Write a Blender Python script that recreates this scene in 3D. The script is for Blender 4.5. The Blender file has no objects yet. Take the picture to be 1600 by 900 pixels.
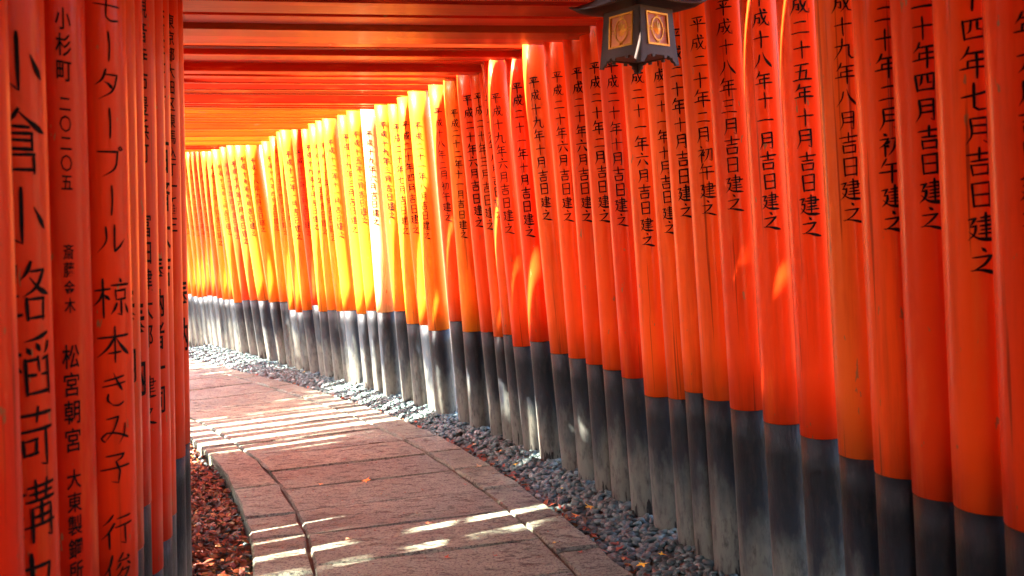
import bpy, bmesh, math, random
from mathutils import Vector, Matrix

random.seed(11)
S = bpy.context.scene
COL = S.collection
R = math.radians

# ------------------------------------------------------------------ camera
cd = bpy.data.cameras.new('camera')
cam = bpy.data.objects.new('camera', cd)
COL.objects.link(cam)
S.camera = cam
cd.sensor_width = 36.0
cd.lens = 36.0 * 1400 / 1600
cd.clip_start = 0.02
cd.clip_end = 3000
PITCH, ROLL = R(4.72), R(2.15)
cam.matrix_world = Matrix.Translation((0, 0, 1.4)) @ Matrix.Rotation(R(90) - PITCH, 4, 'X') @ Matrix.Rotation(-ROLL, 4, 'Z')
cd.dof.use_dof = True
cd.dof.focus_distance = 4.4
cd.dof.aperture_fstop = 31.5 / 6.4      # about a 6 mm opening
# ------------------------------------------------------------------ world, sun, exposure
SUN_EL, SUN_AZ = R(44), R(25)           # light travels towards (cos az, sin az) and down
W = bpy.data.worlds.new('World')
S.world = W
W.use_nodes = True
wn = W.node_tree
bg = wn.nodes['Background']
sky = wn.nodes.new('ShaderNodeTexSky')
sky.sky_type = 'NISHITA'
sky.sun_disc = False
sky.sun_elevation = SUN_EL
sky.sun_rotation = R(270) - SUN_AZ      # sun stands at (-cos az, -sin az)
sky.dust_density = 2.0
bg.inputs[1].default_value = 0.15
wn.links.new(sky.outputs[0], bg.inputs[0])
ld = bpy.data.lights.new('sun', 'SUN')
sun = bpy.data.objects.new('sun', ld)
COL.objects.link(sun)
ld.energy = 5.0
ld.angle = R(0.5)
ld.color = (1.0, 0.93, 0.80)
dv = Vector((math.cos(SUN_AZ) * math.cos(SUN_EL), math.sin(SUN_AZ) * math.cos(SUN_EL), -math.sin(SUN_EL)))
sun.rotation_euler = dv.to_track_quat('-Z', 'Y').to_euler()
sun.location = (-6, -4, 8)
S.view_settings.view_transform = 'Standard'
S.view_settings.look = 'None'
S.view_settings.exposure = 4.2
S.view_settings.gamma = 1.0
S.cycles.max_bounces = 10
S.cycles.diffuse_bounces = 7
S.cycles.glossy_bounces = 4
S.cycles.sample_clamp_indirect = 6.0

# ------------------------------------------------------------------ materials
def mat(name):
    m = bpy.data.materials.new(name)
    m.use_nodes = True
    return m, m.node_tree, m.node_tree.nodes['Principled BSDF']
def N(t, k, **kw):
    n = t.nodes.new(k)
    for a, b in kw.items():
        setattr(n, a, b)
    return n
def noise(t, vec, scale, detail=4, rough=.55):
    n = N(t, 'ShaderNodeTexNoise')
    n.inputs['Scale'].default_value = scale
    n.inputs['Detail'].default_value = detail
    n.inputs['Roughness'].default_value = rough
    if vec is not None:
        t.links.new(vec, n.inputs['Vector'])
    return n
def ramp(t, fac, stops, interp='LINEAR'):
    n = N(t, 'ShaderNodeValToRGB')
    e = n.color_ramp
    e.interpolation = interp
    while len(e.elements) < len(stops):
        e.elements.new(0.5)
    for el, (p, c) in zip(e.elements, stops):
        el.position = p
        el.color = (*c, 1) if len(c) == 3 else c
    t.links.new(fac, n.inputs[0])
    return n
def mix(t, a, b, fac, mode='MIX'):
    n = N(t, 'ShaderNodeMix', data_type='RGBA', blend_type=mode)
    if isinstance(fac, float):
        n.inputs[0].default_value = fac
    else:
        t.links.new(fac, n.inputs[0])
    for s, v in ((6, a), (7, b)):
        if isinstance(v, tuple):
            n.inputs[s].default_value = (*v, 1)
        else:
            t.links.new(v, n.inputs[s])
    return n.outputs[2]
def mapping(t, src, scale, loc=None):
    m = N(t, 'ShaderNodeMapping')
    m.inputs['Scale'].default_value = scale
    t.links.new(src, m.inputs['Vector'])
    if loc is not None:
        t.links.new(loc, m.inputs['Location'])
    return m.outputs[0]
def seeded(t):
    """object coordinates shifted by a random amount for every object"""
    tc = N(t, 'ShaderNodeTexCoord')
    oi = N(t, 'ShaderNodeObjectInfo')
    mu = N(t, 'ShaderNodeMath', operation='MULTIPLY')
    mu.inputs[1].default_value = 37.0
    t.links.new(oi.outputs['Random'], mu.inputs[0])
    cb = N(t, 'ShaderNodeCombineXYZ')
    for i in range(3):
        t.links.new(mu.outputs[0], cb.inputs[i])
    va = N(t, 'ShaderNodeVectorMath', operation='ADD')
    t.links.new(tc.outputs['Object'], va.inputs[0])
    t.links.new(cb.outputs[0], va.inputs[1])
    return tc.outputs['Object'], va.outputs[0], oi
def bump(t, b, height, strength, dist):
    n = N(t, 'ShaderNodeBump')
    n.inputs['Strength'].default_value = strength
    n.inputs['Distance'].default_value = dist
    t.links.new(height, n.inputs['Height'])
    t.links.new(n.outputs[0], b.inputs['Normal'])

def paint(name, along):
    """vermilion lacquer on timber; the colour itself comes from the object colour"""
    m, t, b = mat(name)
    obj, sd, oi = seeded(t)
    sc = (3, 3, .35) if along == 'z' else (.35, 3, 3)
    broad = noise(t, mapping(t, sd, sc), 2.0, 5)
    c = mix(t, oi.outputs['Color'], (.55, .022, .003), ramp(t, broad.outputs[0], [(.50, (0, 0, 0)), (.78, (.55,) * 3)]).outputs[0])
    # thin patches where the coat has faded to a paler orange
    fade = noise(t, mapping(t, sd, (5, 5, .8) if along == 'z' else (.8, 5, 5)), 2.6, 6, .65)
    c = mix(t, c, (.78, .11, .018), ramp(t, fade.outputs[0], [(.56, (0, 0, 0)), (.72, (.65,) * 3)]).outputs[0])
    # a few chips and rubbed, mossy spots
    chip = noise(t, mapping(t, sd, (14, 14, 4) if along == 'z' else (4, 14, 14)), 3.1, 3, .6)
    c = mix(t, c, (.20, .13, .05), ramp(t, chip.outputs[0], [(.685, (0, 0, 0)), (.71, (.85,) * 3)]).outputs[0])
    # hairline drying cracks and dribbles along the grain
    crk = noise(t, mapping(t, sd, (70, 70, 1.1) if along == 'z' else (1.1, 70, 70)), 1.0, 3, .5)
    c = mix(t, c, (.22, .02, .006), ramp(t, crk.outputs[0], [(.655, (0, 0, 0)), (.70, (.8,) * 3)]).outputs[0])
    grime = noise(t, mapping(t, sd, (11, 11, .7) if along == 'z' else (.7, 11, 11)), 1.7, 6, .7)
    c = mix(t, c, (.40, .028, .006), ramp(t, grime.outputs[0], [(.50, (0, 0, 0)), (.74, (.6,) * 3)]).outputs[0])
    t.links.new(c, b.inputs['Base Color'])
    rr = ramp(t, broad.outputs[0], [(.3, (.42,) * 3), (.8, (.55,) * 3)])
    t.links.new(rr.outputs[0], b.inputs['Roughness'])
    b.inputs['Specular IOR Level'].default_value = .30
    b.inputs['Specular Tint'].default_value = (1.0, .42, .12, 1)
    b.inputs['Coat Weight'].default_value = .14 if along == 'z' else .05
    b.inputs['Coat Roughness'].default_value = .13
    g = noise(t, mapping(t, sd, (30, 30, 1.5) if along == 'z' else (1.5, 30, 30)), 4.0, 5)
    bump(t, b, g.outputs[0], .12, .003)
    return m
M_post = paint('vermilion_paint_upright', 'z')
M_beam = paint('vermilion_paint_beam', 'x')

def foot_material():
    """black coat at the top of the foot, worn to bare grey further down"""
    m, t, b = mat('worn_black_foot')
    obj, sd, oi = seeded(t)
    sep = N(t, 'ShaderNodeSeparateXYZ')
    t.links.new(obj, sep.inputs[0])
    n1 = noise(t, mapping(t, sd, (4, 4, 1.2)), 3.0, 6, .6)
    ad = N(t, 'ShaderNodeMath', operation='MULTIPLY_ADD')
    t.links.new(n1.outputs[0], ad.inputs[0])
    ad.inputs[1].default_value = .75
    t.links.new(sep.outputs[2], ad.inputs[2])
    c = ramp(t, ad.outputs[0], [(.10, (.085, .078, .062)), (.50, (.125, .12, .10)), (.66, (.055, .060, .058)), (.76, (.012, .015, .022)), (.95, (.004, .005, .008))]).outputs[0]
    n2 = noise(t, mapping(t, sd, (16, 16, 5)), 3.0, 5, .7)
    c = mix(t, c, (.022, .018, .018), ramp(t, n2.outputs[0], [(.50, (0, 0, 0)), (.68, (.75,) * 3)]).outputs[0])
    # dark rot creeping up from the ground in ragged tongues
    n3 = noise(t, mapping(t, sd, (22, 22, 3.2)), 1.6, 4, .6)
    zz = N(t, 'ShaderNodeMath', operation='MULTIPLY_ADD')
    t.links.new(sep.outputs[2], zz.inputs[0])
    zz.inputs[1].default_value = -1.5
    t.links.new(n3.outputs[0], zz.inputs[2])
    rot = ramp(t, zz.outputs[0], [(.50, (0, 0, 0)), (.54, (1, 1, 1))])
    c = mix(t, c, (.012, .010, .009), rot.outputs[0])
    t.links.new(c, b.inputs['Base Color'])
    b.inputs['Roughness'].default_value = .55
    b.inputs['Specular IOR Level'].default_value = .3
    n4 = noise(t, mapping(t, sd, (40, 40, 8)), 3.0, 5, .7)
    h = N(t, 'ShaderNodeMath', operation='SUBTRACT')
    t.links.new(n4.outputs[0], h.inputs[0])
    t.links.new(rot.outputs[0], h.inputs[1])
    bump(t, b, h.outputs[0], .4, .006)
    return m
M_foot = foot_material()

m, t, b = mat('ink'); M_ink = m
_, sd, _ = seeded(t)
n = noise(t, sd, 60, 3)
t.links.new(ramp(t, n.outputs[0], [(.3, (.005, .003, .003)), (.75, (.016, .007, .005))]).outputs[0], b.inputs['Base Color'])
b.inputs['Roughness'].default_value = .8
b.inputs['Specular IOR Level'].default_value = .1

def slab_material():
    m, t, b = mat('hammered_stone')
    obj, sd, oi = seeded(t)
    a = noise(t, sd, 3.0, 6, .6)
    c = ramp(t, a.outputs[0], [(.3, (.125, .140, .100)), (.7, (.25, .272, .195))]).outputs[0]
    tint = ramp(t, oi.outputs['Random'], [(0, (.80, .80, .82)), (.5, (1, .98, .95)), (1, (1.12, 1.02, .95))])
    c = mix(t, c, tint.outputs[0], 1.0, 'MULTIPLY')
    sp = noise(t, sd, 85, 3, .7)
    c = mix(t, c, (.05, .045, .04), ramp(t, sp.outputs[0], [(.49, (0, 0, 0)), (.62, (.9,) * 3)]).outputs[0])
    pit = noise(t, mapping(t, sd, (13, 30, 20)), 1.0, 6, .78)
    pr = ramp(t, pit.outputs[0], [(.37, (1, 1, 1)), (.45, (0, 0, 0))])
    c = mix(t, c, (.035, .028, .024), mix(t, (0, 0, 0), (.85, .85, .85), pr.outputs[0]))
    t.links.new(c, b.inputs['Base Color'])
    b.inputs['Roughness'].default_value = .62
    k = noise(t, mapping(t, sd, (26, 50, 30)), 1.0, 7, .75)
    s2 = N(t, 'ShaderNodeMath', operation='SUBTRACT')
    t.links.new(k.outputs[0], s2.inputs[0]); t.links.new(pr.outputs[0], s2.inputs[1])
    bump(t, b, s2.outputs[0], 1.0, .016)
    return m
M_slab = slab_material()

def simple(name, stops, scale, rough, bstr=.3, bdist=.005, bscale=30, per_island=False, metallic=0.0):
    m, t, b = mat(name)
    obj, sd, oi = seeded(t)
    if per_island:
        g = N(t, 'ShaderNodeNewGeometry')
        fac = g.outputs['Random Per Island']
    else:
        fac = noise(t, sd, scale, 5).outputs[0]
    t.links.new(ramp(t, fac, stops).outputs[0], b.inputs['Base Color'])
    b.inputs['Roughness'].default_value = rough
    b.inputs['Metallic'].default_value = metallic
    if bstr:
        bump(t, b, noise(t, sd, bscale, 5, .6).outputs[0], bstr, bdist)
    return m
M_pebble = simple('river_pebble', [(0, (.016, .028, .026)), (.35, (.034, .056, .054)), (.7, (.060, .090, .086)), (.95, (.10, .13, .12)), (1, (.28, .30, .27))], 1, .5, .25, .002, 120, True)
M_sand = simple('joint_sand', [(.3, (.07, .045, .03)), (.7, (.13, .09, .065))], 20, .95, .6, .01, 60)
M_soil = simple('damp_soil', [(.3, (.035, .024, .017)), (.7, (.085, .06, .042))], 8, .95, .8, .02, 30)
M_earth = simple('forest_earth', [(.3, (.10, .07, .03)), (.55, (.26, .17, .06)), (.75, (.16, .13, .05))], 1.4, .95, .8, .05, 9)
M_litter = simple('dry_leaves', [(0, (.10, .018, .008)), (.35, (.20, .03, .010)), (.6, (.30, .065, .015)), (.8, (.07, .03, .02)), (1, (.40, .17, .04))], 1, .6, 0, .001, 1, True)
M_leafyellow = simple('yellow_leaf', [(.3, (.75, .42, .02)), (.7, (.85, .55, .05))], 30, .5, .2, .001, 90)
M_leaforange = simple('orange_leaf', [(.3, (.60, .17, .02)), (.7, (.75, .28, .04))], 30, .5, .2, .001, 90)
M_leafred = simple('red_leaf', [(.3, (.30, .03, .015)), (.7, (.42, .07, .02))], 30, .5, .2, .001, 90)
M_leafbrown = simple('tan_leaf', [(.3, (.38, .22, .11)), (.7, (.50, .30, .16))], 30, .6, .2, .001, 90)
M_bark = simple('bark', [(.3, (.05, .035, .025)), (.7, (.12, .09, .07))], 6, .9, .9, .03, 14)
M_leaf = simple('tree_leaves', [(0, (.035, .06, .02)), (.5, (.06, .10, .03)), (1, (.11, .13, .035))], 1, .55, 0, .001, 1, True)
M_bronze = simple('dark_bronze', [(.3, (.028, .014, .011)), (.62, (.050, .026, .020)), (.8, (.085, .065, .045))], 14, .6, .35, .002, 60, False, .1)
M_gold = simple('gilt_brass', [(.3, (.50, .21, .02)), (.7, (.66, .30, .04))], 40, .38, .15, .001, 90, False, .85)
M_panel = simple('lantern_screen', [(.3, (.60, .15, .03)), (.7, (.75, .24, .05))], 12, .4, .1, .001, 60)
t = M_panel.node_tree
t.nodes['Principled BSDF'].inputs['Transmission Weight'].default_value = .35

# ------------------------------------------------------------------ mesh helpers
def empty(name, M, label=None, cat=None, group=None):
    o = bpy.data.objects.new(name, None)
    o.empty_display_size = .2
    COL.objects.link(o)
    o.matrix_world = M
    o['_m'] = 0
    del o['_m']
    if label: o['label'] = label
    if cat: o['category'] = cat
    if group: o['group'] = group
    WORLD[o.name] = M.copy()
    return o
WORLD = {}
def meshobj(name, me, M, parent=None, material=None, color=None):
    """M is the world matrix the object should have"""
    o = bpy.data.objects.new(name, me)
    COL.objects.link(o)
    if material is not None and not me.materials:
        me.materials.append(material)
    if parent is not None:
        o.parent = parent
        o.matrix_parent_inverse = Matrix.Identity(4)
        o.matrix_basis = WORLD[parent.name].inverted() @ M
    else:
        o.matrix_world = M
    WORLD[o.name] = M.copy()
    if color: o.color = (*color, 1)
    return o
def mesh_from(name, verts, faces, smooth=False):
    me = bpy.data.meshes.new(name)
    me.from_pydata(verts, [], faces)
    if smooth:
        me.polygons.foreach_set('use_smooth', [True] * len(me.polygons))
    me.update()
    return me
def box_geo(x0, x1, y0, y1, z0, z1, bev=.004, segs=0, sag=0.0):
    """box with chamfered long edges, running along x"""
    prof = [(y0 + bev, z0), (y1 - bev, z0), (y1, z0 + bev), (y1, z1 - bev), (y1 - bev, z1), (y0 + bev, z1), (y0, z1 - bev), (y0, z0 + bev)]
    n = max(1, segs)
    V, F = [], []
    for i in range(n + 1):
        u = i / n
        x = x0 + (x1 - x0) * u
        dz = sag * math.sin(math.pi * u)
        V += [(x, y, z + dz) for y, z in prof]
    for i in range(n):
        for k in range(8):
            a = i * 8 + k; b_ = i * 8 + (k + 1) % 8
            F.append((a, b_, b_ + 8, a + 8))
    F.append(tuple(range(7, -1, -1)))
    F.append(tuple(range(n * 8, n * 8 + 8)))
    return V, F
def lathe(prof, seg=24, close=True):
    V, F = [], []
    for r_, z in prof:
        for k in range(seg):
            a = 2 * math.pi * k / seg
            V.append((r_ * math.cos(a), r_ * math.sin(a), z))
    for i in range(len(prof) - 1):
        for k in range(seg):
            a = i * seg + k; b_ = i * seg + (k + 1) % seg
            F.append((a, b_, b_ + seg, a + seg))
    if close:
        F.append(tuple(range(seg - 1, -1, -1)))
        F.append(tuple(range((len(prof) - 1) * seg, len(prof) * seg)))
    return V, F

# ------------------------------------------------------------------ brush written characters (100 x 100 grid, x right, y down)
# h level stroke, v upright, p falls to the left and tapers, n falls to the right and swells, d dot, g stroke with a hook
GL = {
'平': 'h20,20,50,17,82,18;d30,32,42,47;p71,30,60,47;h6,56,50,53,95,54;v50,20,51,60,50,99',
'成': 'h24,31,55,27,88,27;p26,31,23,62,6,96;h28,52,47,50;g47,50,45,78,35,72;g53,4,59,50,78,86,94,93,93,74;p80,44,64,74,42,93;d68,8,80,18',
'十': 'h10,46,50,43,93,44;v50,8,51,50,50,99',
'一': 'h8,54,50,48,94,52', '二': 'h22,28,50,25,80,27;h7,83,50,79,95,82', '三': 'h18,18,82,16;h26,50,76,48;h6,88,50,84,96,87',
'四': 'v14,22,20,86;h14,24,86,20;v86,20,80,86;p40,26,36,56,26,64;g60,24,60,54,76,56;h20,82,80,80',
'五': 'h16,19,84,16;v50,18,38,90;h22,48,73,45;v73,45,68,88;h5,91,50,88,96,90',
'六': 'd46,4,56,20;h7,37,50,34,95,35;p38,52,28,76,10,96;n62,52,74,70,90,94',
'七': 'h8,50,50,43,93,36;g44,8,44,82,56,92,90,90,91,74', '八': 'p38,25,32,60,6,94;n54,14,66,52,96,92',
'九': 'p44,6,40,48,6,95;h12,38,72,34;g72,34,69,80,80,93,96,90,96,74',
'年': 'p33,2,24,22,8,38;h28,22,86,19;h30,44,82,42;v31,44,30,66;h5,69,50,65,96,67;v57,22,56,60,56,100',
'月': 'p26,12,28,62,10,97;h26,13,77,10;g77,10,77,94,64,86;h28,36,76,35;h27,60,76,59',
'吉': 'h10,24,90,20;v50,2,50,44;h22,46,78,44;v24,60,28,94;h24,62,78,60;v78,60,74,94;h28,91,75,89',
'日': 'v24,12,26,93;h24,13,78,10;v78,10,76,93;h26,50,76,49;h26,89,76,87',
'初': 'd24,4,34,15;h8,30,42,25;p42,26,30,46,6,64;v28,46,28,99;d32,52,43,62;p45,40,35,51;h52,28,90,24;g90,24,86,90,72,84;p70,28,62,68,38,97',
'午': 'p34,2,12,38;h28,26,86,22;h5,57,50,53,96,55;v54,26,53,100',
'建': 'h44,16,80,13;v80,13,80,42;h34,30,95,27;h44,43,80,42;h44,57,84,55;h38,71,92,69;v61,1,61,86;h8,22,30,18;p30,18,14,46;h14,46,31,44;p31,44,26,70,4,93;n10,62,40,88,97,93',
'之': 'd44,2,56,15;h14,36,74,30;p74,30,48,60,12,84;n8,80,42,80,96,95',
}
GL.update({
'小': 'g50,4,50,88,38,80;p26,36,20,52,8,68;n70,34,80,48,92,66',
'倉': 'p50,0,34,18,4,34;n50,2,68,18,96,34;h34,28,66,27;v32,38,18,62,14,98;h32,38,72,37;v72,37,72,62;h32,49,72,48;h30,61,72,60;v34,70,36,98;h34,70,76,69;v76,69,74,98;h36,94,76,93',
'路': 'v8,10,10,36;h8,10,38,8;v38,8,36,34;h10,35,36,33;v22,34,23,88;h24,58,40,56;v10,56,12,90;h4,94,44,86;p62,2,56,18,44,32;h60,18,88,15;p88,15,72,42,46,58;n58,28,76,46,98,56;v54,62,56,96;h54,63,86,61;v86,61,84,96;h56,93,86,92',
'稲': 'p36,4,24,12,8,16;h4,34,44,31;v25,14,26,98;p25,36,16,56,2,72;d30,46,42,58;p92,2,72,10,50,14;d52,22,58,32;d70,18,74,28;p94,16,90,26,84,34;v50,42,52,96;h50,43,66,41;h78,42,92,40;v92,40,92,96;h52,66,66,65;h78,66,92,65;h52,93,92,92;v72,38,72,60',
'荷': 'h6,14,94,11;v32,2,34,24;v68,2,66,24;p28,28,20,46,4,64;v20,48,21,98;h34,38,96,35;v44,52,46,76;h44,52,66,50;v66,50,64,74;h46,74,66,73;g82,37,83,94,72,88',
'講': 'h10,8,34,7;h2,22,42,20;h10,34,34,33;h10,46,34,45;v10,58,12,88;h10,58,36,57;v36,57,34,88;h12,86,36,85;h46,10,96,8;v60,0,61,32;v80,0,79,32;h50,21,92,20;h44,33,98,31;v54,44,54,98;h54,45,88,43;g88,43,90,96,80,92;h54,58,88,57;h42,73,98,71;v71,34,71,72',
'中': 'v16,24,20,62;h16,25,84,23;v84,23,80,62;h20,60,80,59;v50,2,51,50,50,100',
'モ': 'h20,16,80,14;h8,48,92,45;v46,16,44,78;h44,80,60,90,86,86',
'ー': 'v50,6,52,50,49,94', 'タ': 'p42,6,30,34,8,56;h38,22,80,20;p80,20,62,66,16,98;n36,42,50,50,64,62',
'プ': 'h8,20,74,18;p74,18,62,66,22,96;h84,2,92,8;h92,8,84,14;h84,14,77,8;h77,8,84,2',
'ル': 'p30,16,28,60,4,94;v58,10,58,90;p58,90,78,76,96,52',
'椋': 'h4,30,42,28;v24,4,25,98;p24,32,16,54,2,70;d28,42,40,54;d68,2,74,12;h46,20,98,18;v56,32,58,56;h56,33,88,32;v88,32,86,55;h58,55,88,54;g72,56,73,94,62,90;p58,66,52,80,44,92;n86,66,90,76,97,90',
'本': 'h8,32,94,29;v50,4,51,60,50,99;p49,32,34,58,4,82;n52,32,70,58,97,80;h32,74,68,72',
'き': 'h18,22,80,14;h14,40,84,32;n44,2,56,26,74,56;p30,62,28,80,42,94;h42,94,60,98,76,90',
'み': 'h22,16,56,12;p56,12,42,52,14,84;h14,84,6,72,20,58;h20,58,52,62,94,80;p80,38,78,66,56,98',
'子': 'h20,12,76,10;p76,10,66,24,48,32;g48,32,60,60,54,96,36,88;h4,52,96,48',
'行': 'p34,2,24,18,6,30;p38,28,24,50,2,68;v24,50,25,99;h48,16,92,14;h42,40,98,37;g72,39,73,94,58,86',
'俊': 'p30,2,20,34,2,58;v20,36,21,99;p62,2,56,14,46,22;h46,24,82,22;d76,10,86,20;p54,30,50,40,40,50;d78,30,90,42;p60,44,52,60,38,70;h56,54,84,52;p84,52,66,80,34,98;n50,62,70,84,98,97',
})
BRUSHED = set(GL)
PROF = {'h': (.62, .72, 1.0), 'v': (1.0, .8, .8), 'p': (1.05, .85, .15), 'n': (.3, 1.35, .35), 'd': (.35, 1.3, .8), 'g': (.95, .9, .3)}
def glyph_strips(ch, rnd, weight=1.0):
    """every stroke as a list of (x, y, half width) in grid units"""
    out = []
    for st in GL[ch].split(';'):
        k = st[0]
        v = [float(q) for q in st[1:].split(',')]
        P = [Vector((v[i] + rnd.uniform(-1.6, 1.6), v[i + 1] + rnd.uniform(-1.4, 1.4))) for i in range(0, len(v), 2)]
        L = sum((P[i + 1] - P[i]).length for i in range(len(P) - 1))
        pts = []
        Q = [P[0] * 2 - P[1]] + P + [P[-1] * 2 - P[-2]]
        for i in range(len(P) - 1):
            a, b_, c, d = Q[i:i + 4]
            ns = max(2, int((P[i + 1] - P[i]).length / 9))
            for j in range(ns):
                u = j / ns
                if k == 'g' and len(P) > 2:      # hooks stay crisp
                    pts.append(b_.lerp(c, u))
                else:
                    pts.append(.5 * ((2 * b_) + (c - a) * u + (2 * a - 5 * b_ + 4 * c - d) * u * u + (3 * b_ - a - 3 * c + d) * u ** 3))
        pts.append(P[-1])
        w0, w1, w2 = PROF[k]
        base = 5.4 * weight * rnd.uniform(.86, 1.14)
        n = len(pts)
        o = []
        for i, q in enumerate(pts):
            u = i / (n - 1)
            w = w0 + (w1 - w0) * min(1, u * 2) if u < .5 else w1 + (w2 - w1) * (u - .5) * 2
            if k == 'n':
                w = .3 + 1.1 * math.sin(math.pi * min(1, u * .95) ** 1.8)
            o.append((q.x, q.y, w * base))
        out.append(o)
    return out

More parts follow.
